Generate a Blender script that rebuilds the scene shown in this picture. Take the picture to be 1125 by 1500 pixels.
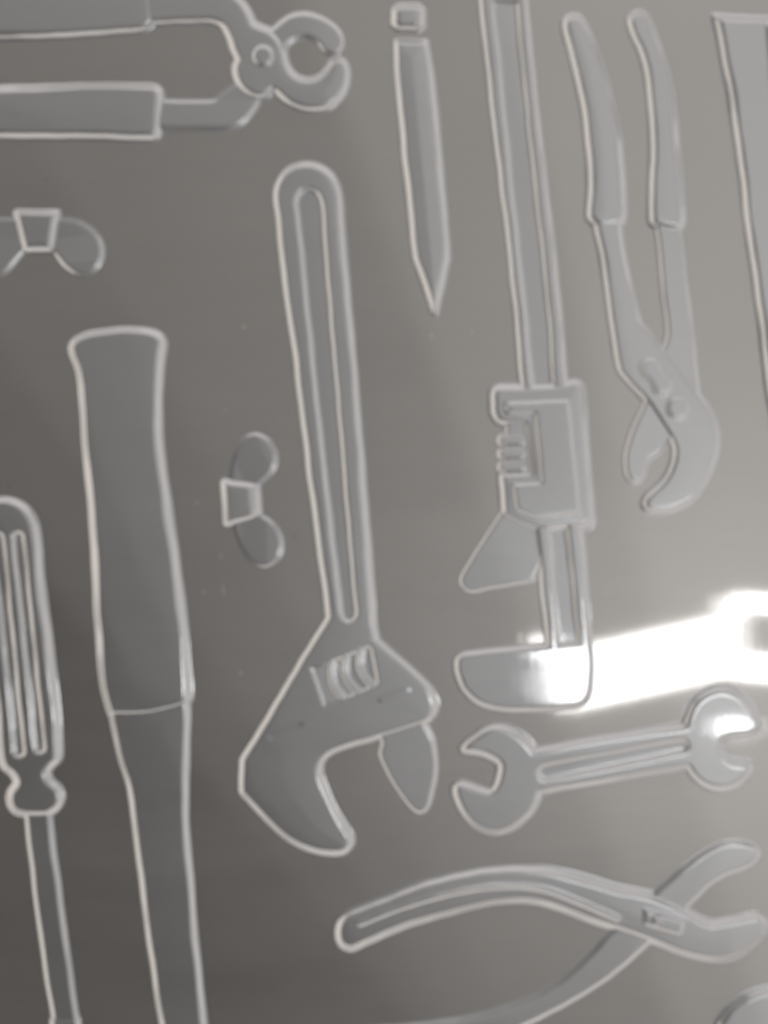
import bpy, math, random
import numpy as np
from mathutils import Vector

for o in list(bpy.data.objects):
    bpy.data.objects.remove(o)
scene = bpy.context.scene
COL = scene.collection

# ------------------------------------------------------------------ scale
# the sheet is laid out in its own flat drawing units, 0.2 mm each, origin at the
# top left of the area of interest, u to the right, v downwards
S = 0.0002
CU, CV = 562.5, 750.0
def P(u, v, z=0.0):
    return Vector(((u - CU) * S, -(v - CV) * S, z))

# ------------------------------------------------------------------ camera
CAM_D = 0.42
cam_data = bpy.data.cameras.new('camera')
cam = bpy.data.objects.new('camera', cam_data)
COL.objects.link(cam)
cam.location = (0, 0, CAM_D)
cam.rotation_euler = (0, 0, 0)
cam_data.sensor_fit = 'VERTICAL'
cam_data.sensor_height = 36.0
cam_data.lens = 36.0 * CAM_D / (1500 * S)
cam_data.clip_start = 0.01
cam_data.clip_end = 50
cam_data.dof.use_dof = True
cam_data.dof.focus_distance = 0.90
cam_data.dof.aperture_fstop = 16.0
scene.camera = cam

# ------------------------------------------------------------------ world: dim even room light
w = bpy.data.worlds.new('World')
scene.world = w
w.use_nodes = True
bg = w.node_tree.nodes['Background']
bg.inputs[0].default_value = (0.98, 0.97, 1.0, 1)
bg.inputs[1].default_value = 0.04

# ------------------------------------------------------------------ lights: added side softboxes and overhead lights
def area(name, loc, target, sx, sy, power, col=(1, 1, 1), shape='RECTANGLE', spin=0.0, spread=180):
    l = bpy.data.lights.new(name, 'AREA')
    l.shape = shape
    l.size = sx; l.size_y = sy
    l.energy = power
    l.color = col
    l.spread = math.radians(spread)
    o = bpy.data.objects.new(name, l)
    COL.objects.link(o)
    o.location = loc
    d = Vector(target) - Vector(loc)
    q = d.to_track_quat('-Z', 'Y')
    o.rotation_euler = q.to_euler()
    if spin:
        o.rotation_euler.rotate_axis('Z', spin)
    return o
WARM = (1.0, 0.93, 0.86)
area('rim_fill', (-1.0, 0.0, 0.45), (0, 0, 0.45), 2.0, 0.88, 8.0, (1.0, 0.91, 0.82))  # four unseen soft lights added around the sheet to brighten the rims
area('rim_fill', (1.0, 0.0, 0.45), (0, 0, 0.45), 2.0, 0.88, 6.0, (1.0, 0.95, 0.91))
area('rim_fill', (0.0, 1.0, 0.50), (0, 0, 0.50), 2.0, 0.96, 7.0, (1.0, 0.94, 0.91))
area('rim_fill', (0.0, -1.0, 0.45), (0, 0, 0.45), 2.0, 0.88, 6.8, (1.0, 0.93, 0.87))

# the ceiling lamp mirrored in the sheet, plus added lights for extra glints
LH = 1.10
def ceiling(u, v, lu, lv, radiance, ang=0.0, shape='RECTANGLE', col=(1, 1, 1), z=LH, name='glare_lamp'):
    k = 1 + z / CAM_D
    p = P(u, v)
    sx, sy = lu * k * S, lv * k * S
    l = bpy.data.lights.new(name, 'AREA')
    l.shape = shape; l.size = sx; l.size_y = sy
    a = sx * sy * (math.pi / 4 if shape == 'ELLIPSE' else 1.0)
    l.energy = radiance * a * math.pi
    l.color = col
    o = bpy.data.objects.new(name, l)
    COL.objects.link(o)
    o.location = (p.x * k, p.y * k, z)
    o.rotation_euler = (0, 0, ang)
    return o
R = math.radians
LAMP = 8.5
ceiling(950, 971, 284, 94, LAMP, R(12.5))
ceiling(798, 947, 40, 42, LAMP, 0, 'ELLIPSE')  # extra light added for the glint where bar meets jaw
ceiling(815, 998, 90, 66, LAMP*0.22, R(12), 'ELLIPSE')  # dim extra piece added so the glare's left end falls off softly
ceiling(1158, 888, 160, 32, LAMP, R(-6))
ceiling(1158, 981, 160, 46, LAMP, R(-4))
ceiling(1074, 894, 40, 48, LAMP, 0, 'ELLIPSE')
ceiling(1075, 1065, 46, 32, LAMP*1.5, R(8), 'ELLIPSE')  # small extra light added for the white spot on the spanner head
# added unseen soft lights, overlapped to grade the sheet from dark to pale
SOFT = (1.0, 0.975, 0.945)
ceiling(1230, 560, 1100, 2600, 0.23, R(20), col=SOFT, z=1.3, name='gradient_fill')
ceiling(800, 560, 1500, 3200, 0.115, R(40), col=SOFT, z=1.2, name='gradient_fill')
ceiling(880, 470, 1500, 3200, 0.09, R(34), col=SOFT, z=1.25, name='gradient_fill')
ceiling(1000, 380, 1500, 3200, 0.08, R(28), col=SOFT, z=1.28, name='gradient_fill')
ceiling(1420, 480, 1100, 2600, 0.26, R(14), col=SOFT, z=1.4, name='gradient_fill')

# ------------------------------------------------------------------ render settings
vs = scene.view_settings
vs.view_transform = 'Standard'
vs.look = 'None'
vs.exposure = 0.0
vs.gamma = 1.0
vs.use_curve_mapping = False
scene.render.engine = 'CYCLES'

# ------------------------------------------------------------------ materials
def plastic(name, col, sharp=0.042, broad=0.38, share=0.64):
    """glossy moulded plastic: a clear reflection over a hazier one"""
    m = bpy.data.materials.new(name)
    m.use_nodes = True
    nt = m.node_tree; N = nt.nodes; L = nt.links
    b = N['Principled BSDF']
    out = N['Material Output']
    geo = N.new('ShaderNodeNewGeometry')
    # faint cloudy tint of the moulded plastic
    n1 = N.new('ShaderNodeTexNoise'); n1.inputs['Scale'].default_value = 14
    n1.inputs['Detail'].default_value = 3
    L.new(geo.outputs['Position'], n1.inputs['Vector'])
    mix = N.new('ShaderNodeMix'); mix.data_type = 'RGBA'
    mix.inputs[6].default_value = [c*0.96 for c in col] + [1]
    mix.inputs[7].default_value = [c*1.04 for c in col] + [1]
    L.new(n1.outputs['Fac'], mix.inputs[0])
    # hairline wiping scratches running along the sheet
    mp = N.new('ShaderNodeMapping')
    mp.inputs['Rotation'].default_value = (0, 0, math.radians(4))
    mp.inputs['Scale'].default_value = (1500, 45, 45)
    L.new(geo.outputs['Position'], mp.inputs['Vector'])
    n3 = N.new('ShaderNodeTexNoise'); n3.inputs['Scale'].default_value = 1.0
    n3.inputs['Detail'].default_value = 4
    L.new(mp.outputs[0], n3.inputs['Vector'])
    bp = N.new('ShaderNodeBump')
    bp.inputs['Strength'].default_value = 0.20
    bp.inputs['Distance'].default_value = 0.00004
    L.new(n3.outputs['Fac'], bp.inputs['Height'])
    b2 = N.new('ShaderNodeBsdfPrincipled')
    for q, r, me in ((b, sharp, 1.0), (b2, broad, 0.85)):
        L.new(mix.outputs[2], q.inputs['Base Color'])
        q.inputs['Metallic'].default_value = me
        q.inputs['Roughness'].default_value = r
    L.new(bp.outputs[0], b.inputs['Normal'])
    ms = N.new('ShaderNodeMixShader')
    # wiped smears: the haze over the clear gloss is uneven
    mq = N.new('ShaderNodeMapping')
    mq.inputs['Rotation'].default_value = (0, 0, math.radians(-28))
    mq.inputs['Scale'].default_value = (10, 40, 10)
    L.new(geo.outputs['Position'], mq.inputs['Vector'])
    n4 = N.new('ShaderNodeTexNoise'); n4.inputs['Scale'].default_value = 1.0
    n4.inputs['Detail'].default_value = 6; n4.inputs['Roughness'].default_value = 0.6
    L.new(mq.outputs[0], n4.inputs['Vector'])
    m4 = N.new('ShaderNodeMapRange')
    m4.inputs[1].default_value = 0.3; m4.inputs[2].default_value = 0.7
    m4.inputs[3].default_value = share - 0.07; m4.inputs[4].default_value = share + 0.07
    L.new(n4.outputs['Fac'], m4.inputs[0])
    L.new(m4.outputs[0], ms.inputs[0])
    L.new(b.outputs[0], ms.inputs[1]); L.new(b2.outputs[0], ms.inputs[2])
    L.new(ms.outputs[0], out.inputs['Surface'])
    return m
M_SHEET = plastic('sheet_plastic', (0.42, 0.408, 0.395))
M_TOOL = plastic('moulded_plastic', (0.475, 0.480, 0.488))
M_DUST = bpy.data.materials.new('dust_lint'); M_DUST.use_nodes = True
M_DUST.node_tree.nodes['Principled BSDF'].inputs['Base Color'].default_value = (0.5, 0.49, 0.47, 1)
M_DUST.node_tree.nodes['Principled BSDF'].inputs['Roughness'].default_value = 0.8
M_GRIT = bpy.data.materials.new('dark_grit'); M_GRIT.use_nodes = True
M_GRIT.node_tree.nodes['Principled BSDF'].inputs['Base Color'].default_value = (0.03, 0.03, 0.03, 1)

# ------------------------------------------------------------------ the sheet itself
def sheet():
    u0, u1, v0, v1 = -700, 1850, -600, 2150
    t = 0.003
    a, b_, c, d = P(u0, v0), P(u1, v0), P(u1, v1), P(u0, v1)
    vv = [a, b_, c, d] + [p - Vector((0, 0, t)) for p in (a, b_, c, d)]
    f = [(3, 2, 1, 0), (4, 5, 6, 7), (0, 1, 5, 4), (1, 2, 6, 5), (2, 3, 7, 6), (3, 0, 4, 7)]
    me = bpy.data.meshes.new('plastic_sheet')
    me.from_pydata([tuple(p) for p in vv], [], f)
    me.materials.append(M_SHEET)
    o = bpy.data.objects.new('plastic_sheet', me)
    COL.objects.link(o)
    o['kind'] = 'structure'
    return o
sheet()

# ------------------------------------------------------------------ outlines
def spline(pts, n=8):
    """open centripetal-ish Catmull-Rom through pts"""
    p = [np.array(q, float) for q in pts]
    if len(p) == 2:
        return [p[0]]
    ext = [2 * p[0] - p[1]] + p + [2 * p[-1] - p[-2]]
    out = []
    for i in range(1, len(ext) - 2):
        a, b, c, d = ext[i - 1], ext[i], ext[i + 1], ext[i + 2]
        lb = np.linalg.norm(c - b) + 1e-9
        m1 = (c - a) / (np.linalg.norm(b - a) + lb) * lb
        m2 = (d - b) / (np.linalg.norm(d - c) + lb) * lb
        for k in range(n):
            t = k / n
            h00 = 2*t**3 - 3*t*t + 1; h10 = t**3 - 2*t*t + t
            h01 = -2*t**3 + 3*t*t; h11 = t**3 - t*t
            out.append(h00*b + h10*m1 + h01*c + h11*m2)
    return out
def poly(pts):
    """closed outline; (u,v) runs smoothly, (u,v,1) is a corner"""
    n = len(pts)
    cs = [i for i, p in enumerate(pts) if len(p) > 2]
    q = [tuple(p[:2]) for p in pts]
    out = []
    if not cs:
        ring = q[-3:] + q + q[:3]
        full = spline(ring)
        out = full[3*8:(3 + n)*8]
    else:
        for a, b in zip(cs, cs[1:] + [cs[0] + n]):
            out += spline([q[i % n] for i in range(a, b + 1)])
    return np.array(out)
def corners(pts):
    return np.array([p[:2] for p in pts], float)
def circle(u, v, r, r2=None, ang=0):
    r2 = r2 or r
    a = np.linspace(0, 2*math.pi, 28, endpoint=False)
    x, y = r*np.cos(a), r2*np.sin(a)
    ca, sa = math.cos(ang), math.sin(ang)
    return np.stack([u + x*ca - y*sa, v + x*sa + y*ca], 1)
def capsule(a, b, r, r2=None):
    r2 = r2 or r
    a, b = np.array(a, float), np.array(b, float)
    t = math.atan2(b[1]-a[1], b[0]-a[0])
    o = []
    for k in np.linspace(math.pi/2, 3*math.pi/2, 10):
        o.append(a + r*np.array([math.cos(t+k), math.sin(t+k)]))
    for k in np.linspace(-math.pi/2, math.pi/2, 10):
        o.append(b + r2*np.array([math.cos(t+k), math.sin(t+k)]))
    return np.array(o)
def peanut(a, b, r, waist):
    a, b = np.array(a, float), np.array(b, float)
    d = b - a; n = np.linalg.norm(d); d /= n; q = np.array([-d[1], d[0]])
    ts = np.linspace(0, 1, 9)
    side = [a + d*n*t + q*(waist + (r - waist)*abs(2*t - 1)**1.5) for t in ts]
    other = [a + d*n*t - q*(waist + (r - waist)*abs(2*t - 1)**1.5) for t in ts[::-1]]
    capb = [b + r*(math.cos(k)*q + math.sin(k)*d) for k in np.linspace(0.3, math.pi - 0.3, 8)]
    capa = [a - r*(math.cos(k)*q + math.sin(k)*d) for k in np.linspace(0.3, math.pi - 0.3, 8)]
    return np.array(side + capb + other + capa)
def stroke(pts, r):
    """outline of a thin raised line through pts"""
    c = np.array(spline(pts) + [np.array(pts[-1], float)])
    d = np.gradient(c, axis=0); d /= np.linalg.norm(d, axis=1)[:, None] + 1e-9
    nrm = np.stack([-d[:, 1], d[:, 0]], 1)
    return np.concatenate([c + nrm*r, (c - nrm*r)[::-1]])

def sdf(poly_, U, V):
    """signed distance, positive inside"""
    shp = U.shape
    x = U.ravel(); y = V.ravel()
    d2 = np.full(x.shape, 1e18); ins = np.zeros(x.shape, bool)
    n = len(poly_)
    for i in range(n):
        ax, ay = poly_[i]; bx, by = poly_[(i+1) % n]
        ex, ey = bx-ax, by-ay
        l2 = ex*ex + ey*ey
        if l2 < 1e-9:
            continue
        wx, wy = x-ax, y-ay
        t = np.clip((wx*ex + wy*ey)/l2, 0, 1)
        dx, dy = wx - ex*t, wy - ey*t
        np.minimum(d2, dx*dx + dy*dy, out=d2)
        cond = (ay > y) != (by > y)
        if ey != 0:
            ins ^= cond & (x < ex*(y-ay)/ey + ax)
    s = np.sqrt(d2); s[~ins] *= -1
    return s.reshape(shp)
def soften(a, k):
    for _ in range(k):
        p = np.pad(a, 1, mode='edge')
        a = (p[1:-1, 1:-1]*4 + p[:-2, 1:-1] + p[2:, 1:-1] + p[1:-1, :-2] + p[1:-1, 2:]) / 8
    return a
def ramp(t, f=0.40):
    """edge profile: rounded foot, even slope, rounded shoulder"""
    t = np.clip(t, 0, 1)
    k = 1.0/(1 - f)
    return np.where(t < f, k*t*t/(2*f), np.where(t > 1 - f, 1 - k*(1-t)**2/(2*f), k*(t - f/2)))

STEP = 1.5
EPS = 0.00002
def F(name, outline, h, w, mode='max', of=None, crown=0.0, cr=20.0, fade=None, label=None, ridge=0.0, soft=False):
    """one moulded feature: outline, height and width of its sloping edge in drawing units"""
    w = w*1.1
    h = math.copysign(max(abs(h)*0.6, ((0.36 if soft else 0.49) if mode == 'max' else 0.30 if soft else 0.45)*w), h) if abs(h) > 1.5 else h
    return dict(name=name, outline=outline, h=h, w=w, mode=mode, of=of, crown=crown, cr=cr,
                fade=fade, label=label, ridge=ridge*0.4)

def tool(name, label, cat, feats, group=None, mat=None):
    mat = mat or M_TOOL
    pts = np.concatenate([f['outline'] for f in feats if f['mode'] == 'max'])
    pad = 16
    u0, v0 = pts.min(0) - pad; u1, v1 = pts.max(0) + pad
    us = np.arange(u0, u1 + STEP, STEP); vs_ = np.arange(v0, v1 + STEP, STEP)
    U, V = np.meshgrid(us, vs_)
    # the moulded edges are not machine straight: slight wander and uneven edge width
    wob = 0.3*np.sin(U*0.061 + 1.3*np.sin(V*0.023)) * np.sin(V*0.047 + 0.8) + 0.2*np.sin(U*0.13 - V*0.11)
    evn = 1 + 0.13*np.sin(U*0.017 + 2.0)*np.sin(V*0.013 + 0.5) + 0.07*np.sin(V*0.05 + U*0.03)
    H = np.zeros(U.shape); D = np.full(U.shape, -1e9); SD = []
    for f in feats:
        o = f['outline']
        lo = o.min(0) - 30; hi = o.max(0) + 30
        iu = np.where((us >= lo[0]) & (us <= hi[0]))[0]; iv = np.where((vs_ >= lo[1]) & (vs_ <= hi[1]))[0]
        sd = np.full(U.shape, -60.0)
        sl = (slice(iv[0], iv[-1]+1), slice(iu[0], iu[-1]+1))
        sd[sl] = soften(sdf(o, U[sl], V[sl]), 3)
        sd = sd + wob
        SD.append(sd)
        k = ramp((sd + f['w']/2)/(f['w']*evn))*f['h']
        if f['fade']:
            fa, fb = f['fade']                       # relief dies away towards fa, full at fb
            fa = np.array(fa, float); fb = np.array(fb, float); e = fb - fa
            t = ((U-fa[0])*e[0] + (V-fa[1])*e[1])/(e@e)
            k = k*np.clip(t, 0.42, 1)
        ins = np.maximum(sd - f['w']*0.2, 0)
        if f['crown']:
            k = k + f['crown']*(1 - np.exp(-ins/f['cr']))
        if f['ridge']:
            k = k + f['ridge']*ins
        if f['mode'] == 'max':
            H = np.maximum(H, k)
            D = np.maximum(D, sd + f['w']/2)
        else:
            H = H + k
    # height -> normals
    gy, gx = np.gradient(H, STEP)
    # keep the cells inside the foot of the relief, pull the border vertices onto it
    dy, dx = np.gradient(D, STEP)
    g2 = dx*dx + dy*dy + 1e-6
    out = D < 0
    shift = np.where(out & (D > -3*STEP), -D/np.sqrt(g2), 0)
    shift = np.clip(shift, 0, 2*STEP)
    Uu = U + shift*dx/np.sqrt(g2); Vv = V + shift*dy/np.sqrt(g2)
    Z = np.where(out, 0, H)*S + EPS
    nv, nu = U.shape
    keep = (D[:-1, :-1] > 0) | (D[1:, :-1] > 0) | (D[:-1, 1:] > 0) | (D[1:, 1:] > 0)
    lab = np.full(keep.shape, -1); best = np.full(keep.shape, -1e9)
    for i, f in enumerate(feats):
        sc = (SD[i][:-1, :-1] + SD[i][1:, :-1] + SD[i][:-1, 1:] + SD[i][1:, 1:])/4
        own = sc > 0
        if f['mode'] == 'max':
            m = (~(best > 0)) & (sc + f['w']/2 > best) & ~own
            lab[m] = i; best[m] = (sc + f['w']/2)[m]
            lab[own] = i; best[own] = 1e6
        else:
            lab[sc > -f['w']*0.35] = i
    # the highest 'max' feature wins where several overlap on their slopes
    X = (Uu - CU)*S; Y = -(Vv - CV)*S
    nx, ny, nz = -gx, gy, np.ones_like(gx)
    ln = np.sqrt(nx*nx + ny*ny + 1)
    NRM = np.stack([nx/ln, ny/ln, nz/ln], -1).reshape(-1, 3)
    COO = np.stack([X, Y, Z], -1).reshape(-1, 3)
    idx = np.arange(nv*nu).reshape(nv, nu)
    c = pts.mean(0)
    root = bpy.data.objects.new(name, None)
    root.empty_display_size = 0.01
    COL.objects.link(root)
    root.location = P(c[0], c[1], 0)
    root['label'] = label; root['category'] = cat
    if group: root['group'] = group
    done = {}
    base = np.array(root.location)
    for i, f in enumerate(feats):
        r, q = np.where(keep & (lab == i))
        if len(r) == 0:
            continue
        quads = np.stack([idx[r, q], idx[r+1, q], idx[r+1, q+1], idx[r, q+1]], 1)
        used, inv = np.unique(quads.ravel(), return_inverse=True)
        me = bpy.data.meshes.new(f['name'])
        me.vertices.add(len(used)); me.loops.add(len(inv)); me.polygons.add(len(quads))
        me.vertices.foreach_set('co', (COO[used] - base).astype(np.float32).ravel())
        me.loops.foreach_set('vertex_index', inv.astype(np.int32).ravel())
        me.polygons.foreach_set('loop_start', np.arange(0, 4*len(quads), 4, dtype=np.int32))
        me.update(calc_edges=True)
        me.polygons.foreach_set('use_smooth', np.ones(len(quads), bool))
        me.normals_split_custom_set_from_vertices([tuple(x) for x in NRM[used]])
        me.materials.append(mat)
        ob = bpy.data.objects.new(f['name'], me)
        COL.objects.link(ob)
        ob.parent = done.get(f['of'], root) if f['of'] else root
        if f['label']: ob['label'] = f['label']
        done.setdefault(f['name'], ob)
        done[f['name'] + '#last'] = ob
    return root

# ================================================================== THE TOOLS
# ---- pincers, upper left
tool('pincers', 'raised pincers with round open jaws and two thick straight handles, upper left corner', 'pincers', [
    F('jaw', poly([(397,45,1),(414,31),(432,22),(452,21),(478,31),(496,47),(501,62),(496,75),(482,78),(474,72),(466,62),(450,54),(432,58),(420,68),(416,80),(390,85,1)]), 4, 9, soft=True,
      label='upper jaw of the pincers, thin and curved'),
    F('arm', poly([(200,147,1),(312,148),(322,142),(343,126,1),(385,120,1),(381,142),(372,161),(356,179),(335,188),(300,189),(200,189,1)]), 4, 9, soft=True, fade=((300,120),(300,180))),
    F('lever', poly([(200,-22,1),(226,-20),(300,-20),(330,-14),(350,0),(364,18),(372,35,1),(385,41),(397,46),(410,60),(416,78),(420,95),(431,111),(448,118),(465,115),(480,102),(487,92),(497,88),(506,95),(509,113),(500,140),(480,157),(450,160),(422,150),(402,133,1),(390,140),(376,142),(357,132),(346,116),(343,99),(347,88,1),(340,74),(335,57),(326,39),(311,32),(280,32),(224,34),(200,34,1)]), 7, 12, crown=0.5,
      label='front lever of the pincers with its lower jaw'),
    F('rivet', circle(386, 84, 14), 3.0, 6, mode='add', of='lever'),
    F('grip', poly([(-330,66,1),(0,56),(100,51),(205,44),(216,41),(225,33,1),(221,-4,1),(214,-26),(205,-30),(-330,-22,1)]), 9, 13, crown=0.7),
    F('grip', poly([(-330,132,1),(0,130),(120,128),(222,128),(231,131),(235,140),(234,165),(232,192),(229,199),(220,202),(100,200),(-330,196,1)]), 10, 14, crown=0.8),
])

# ---- wing nuts on the left
tool('wing_nut', 'raised wing nut at the left edge below the pincers, nut above two drooping wings', 'wing nut', [
    F('wing', poly([(60,322,1),(110,323),(132,334),(147,352),(150,374),(140,394),(119,402),(97,391),(77,366,1),(60,362,1)]), 4, 9, soft=True, fade=((105,320),(112,385))),
    F('wing', poly([(40,322,1),(-10,323),(-32,334),(-48,356),(-48,384),(-34,404),(-12,408),(8,398),(36,366,1),(50,362,1)]), 4, 9, soft=True, fade=((5,320),(0,388))),
    F('hub', corners([(25,312),(84,312),(77,366),(37,366)]), 9, 13, crown=0.2, cr=12),
], group='wing nuts')
tool('wing_nut', 'raised wing nut turned sideways between the hammer handle and the adjustable wrench', 'wing nut', [
    F('wing', poly([(335,715,1),(340,684),(345,663),(354,646),(372,636),(391,643),(403,661),(404,678),(394,696),(375,712,1),(360,725,1)]), 3.5, 7, soft=True, fade=((318,690),(385,660))),
    F('wing', poly([(340,760,1),(348,787),(356,804),(367,820),(387,830),(405,820),(413,799),(409,780),(397,765),(378,753,1),(360,745,1)]), 3.5, 7, soft=True, fade=((328,790),(390,790))),
    F('hub', corners([(327,705),(376,711),(379,754),(332,767)]), 9, 12, crown=0.2, cr=12, fade=((420,730),(365,736))),
], group='wing nuts')

# ---- screwdriver, left edge
tool('screwdriver', 'raised screwdriver with fluted handle and thin shaft, cut by the left edge', 'screwdriver', [
    F('shaft', poly([(38,1180,1),(45,1250),(60,1370),(78,1490),(92,1600),(96,1640,1),(132,1640,1),(127,1600),(112,1490),(96,1370),(81,1260),(72,1180,1)]), 4, 9, soft=True),
    F('handle', poly([(8,733),(34,741),(50,762),(55,790),(60,850),(70,925),(79,1000),(86,1080),(86,1110),(76,1122),(70,1133),(75,1144),(86,1154),(90,1168),(84,1182),(71,1192,1),(38,1192,1),(22,1187),(14,1173),(16,1158),(24,1146),(18,1133),(6,1122),(1,1100),(-8,1000),(-16,925),(-26,850),(-33,790),(-31,762),(-16,741)]), 8.5, 14, crown=0.8),
    F('flute', capsule((-1,788), (30,1100), 7), -3.5, 8, mode='add', of='handle'),
    F('flute', capsule((28,786), (60,1095), 7), -3.5, 8, mode='add', of='handle'),
    F('blade', poly([(76,1492,1),(114,1492,1),(130,1600),(140,1660,1),(86,1660,1),(84,1600)]), 6, 9),
])

# ---- hammer handle
tool('hammer_handle', 'raised long hammer handle with flared grip end, left of the adjustable wrench', 'hammer', [
    F('shaft', poly([(163,1035,1),(166,1060),(176,1105),(189,1150),(200,1230),(210,1310),(222,1400),(238,1500),(258,1610,1),(316,1610,1),(300,1500),(286,1370),(278,1270),(272,1190),(274,1100),(275,1025,1)]), 6, 10, crown=0.4, cr=26),
    F('grip', poly([(106,514),(108,503),(116,496),(132,490),(170,485),(205,485),(230,490),(239,500),(238,515),(234,545),(232,600),(237,680),(247,745),(257,820),(268,905),(274,970),(277,1022),(272,1032,1),(240,1041),(200,1046),(163,1045,1),(152,1000),(146,940),(140,850),(135,760),(128,680),(122,600),(117,545)]), 10, 14, crown=0.5, cr=26),
])

# ---- adjustable wrench
tool('adjustable_wrench', 'large raised adjustable wrench with slotted handle, in the middle of the sheet', 'wrench', [
    F('movable_jaw', poly([(553,1068,1),(560,1088),(557,1104),(566,1126),(581,1153),(600,1180),(614,1190),(626,1183),(635,1154),(639,1122),(634,1086),(620,1055,1)]), 3, 6.5,
      label='thin lower jaw hanging below the wrench head'),
    F('body', poly([(450,241),(471,246),(487,259),(496,280),(500,320),(508,420),(514,490),(523,600),(533,720),(544,860),(547,915),(552,937,1),(622,1000),(634,1017),(638,1034),(633,1049),(622,1058),(543,1082),(500,1095),(482,1104),(472,1114),(469,1131),(475,1152),(490,1186),(504,1209),(513,1222),(515,1236),(505,1248),(484,1250),(460,1246),(427,1230),(392,1201),(354,1160,1),(354,1112,1),(481,904,1),(474,850),(463,770),(447,640),(430,500),(418,420),(408,320),(404,283),(411,262),(428,246)]), 9, 11, crown=0.7, cr=24),
    F('slot', poly([(453,277),(465,282),(472,296),(475,330),(487,490),(500,640),(512,780),(521,880),(522,900),(517,908),(511,910),(504,907),(499,896),(497,880),(485,780),(470,640),(454,490),(437,320),(434,296),(441,282)]), -4, 8, mode='add', of='body'),
    F('worm_screw', corners([(458,979),(543,946),(553,1001),(476,1033)]), -3.5, 7, mode='add', of='body', fade=((448,1010),(505,990))),
    F('thread', stroke([(487,968),(485,988),(490,1007),(503,1021)], 3.5), 3.0, 6, mode='add', of='worm_screw'),
    F('thread', stroke([(507,960),(504,980),(510,998),(524,1013)], 3.5), 3.0, 6, mode='add', of='worm_screw'),
    F('thread', stroke([(528,952),(526,972),(533,990),(546,1004)], 3.5), 3.0, 6, mode='add', of='worm_screw'),
    F('mark', capsule((398,1079), (440,1061), 2.5), -0.6, 7, mode='add', of='body'),
    F('mark', capsule((558,1024), (596,1010), 2.5), 0.6, 7, mode='add', of='body'),
])

# ---- pencil
tool('pencil', 'raised pencil with separate eraser end, pointing down left of the long monkey wrench', 'pencil', [
    F('eraser', poly([(584,10,1),(612,10,1),(619,16,1),(619,38,1),(612,43,1),(584,42,1),(577,36,1),(577,16,1)]), 8, 13, crown=1.0, cr=8),
    F('barrel', poly([(580,62,1),(584,130),(590,200),(597,270),(604,340),(609,380,1),(637,458,1),(655,379,1),(649,300),(643,230),(635,140),(624,62,1)]), 7, 12, ridge=0.10),
    F('point', corners([(590,380),(637,475),(675,379)]), 0, 1, mode='add', of='barrel'),
])

# ---- monkey wrench
tool('monkey_wrench', 'tall raised monkey wrench with sliding jaw block, right of the pencil', 'wrench', [
    F('sliding_jaw', poly([(742,740,1),(677,842),(676,856),(689,866),(720,861),(780,851,1),(792,828,1),(790,760,1)]), 3, 6.5, label='thin triangular sliding jaw below the block'),
    F('bar', poly([(688,-130,1),(703,0),(722,170),(740,310),(752,420),(764,560),(785,775),(801,930),(806,985,1),(866,985,1),(862,930),(851,775),(828,560),(815,410),(799,270),(784,140),(770,0),(756,-130,1)]), 6, 10),
    F('slot', poly([(721,4,1),(734,130),(750,280),(765,420),(779,565),(804,780),(813,900),(821,985,1),(852,985,1),(847,930),(831,775),(811,565),(803,450),(790,330),(775,190),(757,4,1)]), -3.0, 8, mode='add', of='bar'),
    F('fixed_jaw', poly([(668,975),(671,963),(684,957),(740,951),(800,945),(850,940),(862,948),(865,980),(862,1018),(852,1031),(830,1036),(775,1040),(730,1038),(700,1029),(679,1010),(671,992)]), 6.5, 10),
    F('worm_screw', corners([(741,618),(780,618),(780,698),(741,698)]), 4, 7),
    F('block', poly([(720,580,1),(722,571,1),(730,567,1),(764,566,1),(828,564,1),(840,560,1),(850,563,1),(853,572,1),(861,695,1),(868,762,1),(864,770,1),(800,776,1),(784,774,1),(760,765,1),(739,753,1),(733,696,1),(776,692,1),(769,622,1),(738,621,1),(727,617,1),(721,606,1)]), 10, 12, crown=0.4),
    F('plate', corners([(741,591),(831,588),(848,752),(784,757),(756,747),(751,711),(792,708),(784,605),(741,606)]), 2.0, 6.5, mode='add', of='block'),
    F('thread', capsule((737,645), (762,645), 8), 8.5, 7),
    F('thread', capsule((738,664.5), (763,664.5), 8), 8.5, 7),
    F('thread', capsule((738,684), (764,684), 8), 8.5, 7),
])

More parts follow.
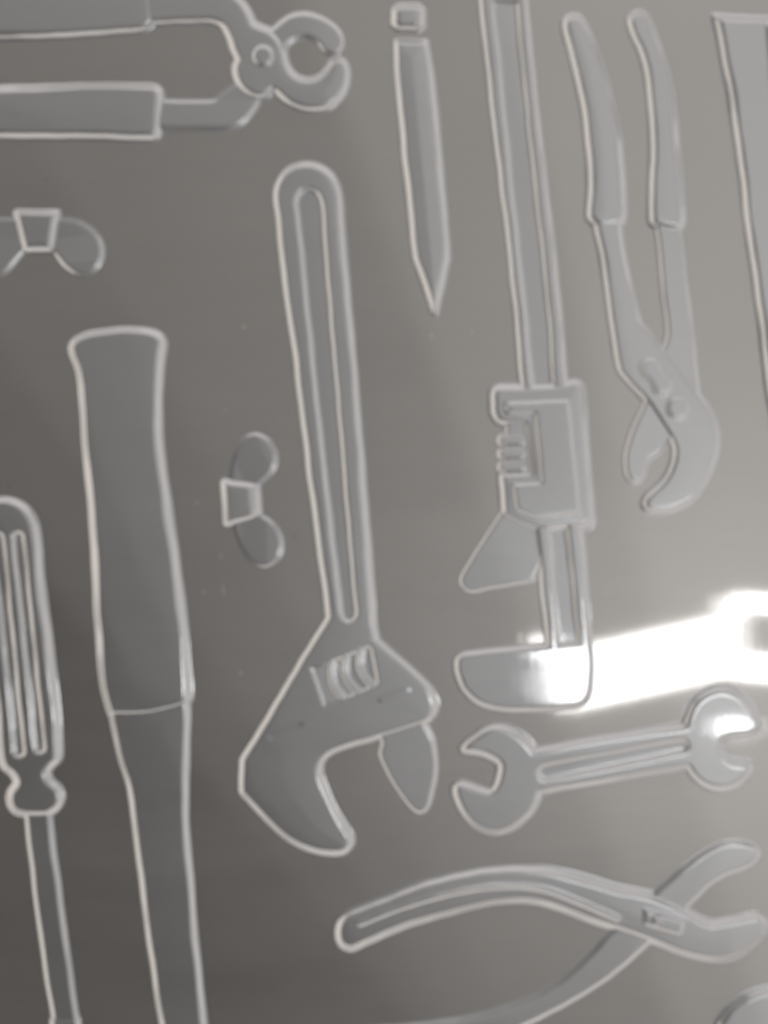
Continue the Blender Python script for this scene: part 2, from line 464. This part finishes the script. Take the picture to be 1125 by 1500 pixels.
# ---- water pump pliers
tool('water_pump_pliers', 'raised adjustable pliers with two curved grips on top and hooked jaws below', 'pliers', [
    F('back_lever', poly([(958,320,1),(966,370),(971,430),(977,485),(974,505),(966,520,1),(955,560,1),(944,590),(930,620),(920,648),(916,670),(917,694),(924,706),(934,707),(942,696),(948,677),(958,667),(968,660),(978,643),(1005,610,1),(1023,575,1),(1017,517),(1007,433),(1000,380),(994,320,1)]), 4, 8),
    F('front_lever', poly([(869,318,1),(879,365),(888,420),(902,517),(908,543,1),(926,564),(943,583),(967,617),(983,643),(987,664),(979,693),(963,713),(945,729),(943,741),(954,749),(983,747),(1016,728),(1040,690),(1051,650),(1048,620),(1037,597),(1020,573),(995,540),(970,513),(936,471,1),(930,450),(914,377),(906,318,1)]), 7, 11, crown=0.5),
    F('adjusting_slot', peanut((952,540), (969,565), 13, 9.5), 2.4, 6, mode='add', of='front_lever'),
    F('pivot', circle(992, 598, 15), 2.2, 5.5, mode='add', of='front_lever'),
    F('grip', poly([(836,25),(848,27),(858,42),(870,70),(884,110),(897,160),(906,205),(912,260),(914,312),(911,324),(904,331),(880,332),(869,327),(862,316),(864,270),(862,225),(856,165),(846,115),(836,75),(827,42),(828,31)]), 9, 13, crown=1.0),
    F('grip', poly([(933,20),(943,23),(952,38),(965,70),(977,110),(987,165),(994,245),(1000,318),(997,331),(988,336),(966,333),(955,329),(953,318),(955,240),(955,190),(951,130),(940,80),(926,45),(923,29)]), 9, 13, crown=1.0),
])

# ---- broad tapered shape at the right border
tool('saw', 'broad raised tapering shape with square corner, cut by the upper right edge', 'saw', [
    F('blade', poly([(1047,25,1),(1125,29),(1300,36,1),(1310,760,1),(1152,760,1),(1136,640),(1122,540),(1112,450),(1101,370),(1090,280),(1076,180),(1062,100)]), 8, 15, crown=0.5),
    F('handle', poly([(1122,40,1),(1290,46,1),(1290,300,1),(1190,330),(1150,300),(1132,170)]), 2.0, 9, mode='add', of='blade', soft=True),
])

# ---- open-ended spanner
tool('open_end_spanner', 'raised double open-ended spanner with grooved shank, just below the bright reflection', 'spanner', [
    F('body', poly([(677,1098),(682,1089),(693,1080),(710,1068),(733,1064),(757,1073),(773,1086),(782,1099,1),(1003,1062,1),(1006,1050),(1017,1028),(1037,1013),(1058,1008),(1081,1015),(1101,1036),(1112,1060),(1108,1071),(1095,1077),(1070,1079),(1058,1085),(1055,1097),(1061,1108),(1073,1115),(1092,1116),(1099,1122),(1096,1133),(1086,1144),(1073,1152),(1054,1156),(1033,1150),(1018,1138),(1007,1122,1),(790,1160,1),(786,1174),(774,1193),(752,1211),(726,1219),(700,1211),(680,1190),(667,1163),(667,1151),(676,1147),(700,1155),(714,1159),(722,1156),(729,1142),(732,1121),(726,1114),(705,1104),(684,1101)]), 8.5, 12),
    F('groove', capsule((800,1131), (998,1092), 11, 9), -3.5, 8, mode='add', of='body'),
])

# ---- curved pliers at the bottom
tool('curved_pliers', 'raised long pliers with S-curved handles lying crosswise along the bottom', 'pliers', [
    F('back_lever', poly([(470,1530,1),(480,1512),(540,1507),(620,1500),(700,1487),(770,1465),(817,1440),(860,1403),(893,1367),(957,1310),(1000,1273),(1027,1253),(1050,1240),(1077,1234),(1102,1239),(1110,1249),(1103,1263),(1083,1273),(1057,1283),(1033,1300),(1007,1327),(950,1380),(917,1410),(877,1440),(833,1467),(770,1500),(690,1530),(540,1548),(480,1548)]), 4, 9, soft=True, crown=0.3),
    F('front_lever', poly([(494,1366),(498,1348),(512,1337),(557,1319),(627,1293),(703,1277),(784,1273),(848,1284),(907,1302),(953,1311),(994,1328),(1038,1352),(1075,1348),(1108,1342),(1119,1350),(1118,1364),(1105,1380),(1077,1400),(1046,1405),(1011,1398),(947,1375),(889,1356),(831,1334),(784,1320),(732,1319),(674,1331),(598,1354),(540,1378),(514,1389),(499,1382)]), 8, 13, crown=0.5),
    F('rib', stroke([(525,1352),(586,1328),(662,1306),(732,1296),(790,1300),(848,1320),(905,1345)], 2.5), 2.2, 7, mode='add', of='front_lever'),
    F('joint_plate', corners([(943,1330),(1000,1346),(996,1367),(943,1351)]), 1.6, 5, mode='add', of='front_lever'),
    F('rivet', circle(961, 1345, 6), 1.6, 4, mode='add', of='joint_plate', soft=True),
])

# ---- the last shape peeping in at the bottom right
tool('file_handle', 'pale rounded corner of a raised shape at the bottom right', 'tool handle', [
    F('handle', poly([(1052,1502),(1062,1484),(1076,1470),(1097,1457),(1130,1447),(1200,1436),(1260,1450),(1275,1490),(1255,1540),(1180,1560),(1100,1556),(1060,1540)]), 8, 13, crown=0.7),
])

# ------------------------------------------------------------------ dust and hair scratches on the sheet
def specks(name, mat, items, label):
    vv, ff = [], []
    for (u, v, a, b, ang, z) in items:
        c = P(u, v, z + 0.00003); n = 7
        k0 = len(vv)
        for i in range(n):
            t = 2*math.pi*i/n
            x, y = a*math.cos(t)*S, b*math.sin(t)*S
            vv.append((c.x + x*math.cos(ang) - y*math.sin(ang), c.y + x*math.sin(ang) + y*math.cos(ang), c.z))
        vv.append((c.x, c.y, c.z + min(a, b)*0.6*S))
        for i in range(n):
            ff.append((k0 + i, k0 + (i+1) % n, k0 + n))
    me = bpy.data.meshes.new(name)
    me.from_pydata(vv, [], ff)
    me.materials.append(mat)
    o = bpy.data.objects.new(name, me)
    COL.objects.link(o)
    o['kind'] = 'stuff'; o['label'] = label; o['category'] = 'dust'
    return o
rnd = random.Random(5)
light = [(357,479,2.2,1.6,0.6,0),(353,986,1.8,1.8,0,0),(632,492,2.0,1.4,0,0),(299,867,1.5,1.3,0,0),(288,737,3.0,0.7,0.3,0),
         (327,864,0.5,9,0.05,0),(323,815,0.5,5,-0.2,0),(330,600,1.2,1,0,0),(410,1330,7,5,0.3,-0.0008),(692,487,1.5,1.2,0,0)]
for _ in range(45):
    u, v = rnd.uniform(-200, 1330), rnd.uniform(-200, 1700)
    s = rnd.uniform(0.3, 0.7)
    light.append((u, v, s, s*rnd.uniform(0.5, 1), rnd.uniform(0, 3), 0))
specks('dust', M_DUST, light, 'pale dust specks and hairs scattered over the grey sheet')
specks('grit', M_GRIT, [(67,262,1.5,1.3,0,0),(431,786,1.6,1.3,0,0),(12,712,1.2,1,0,0)], 'few dark grit specks on the grey sheet')
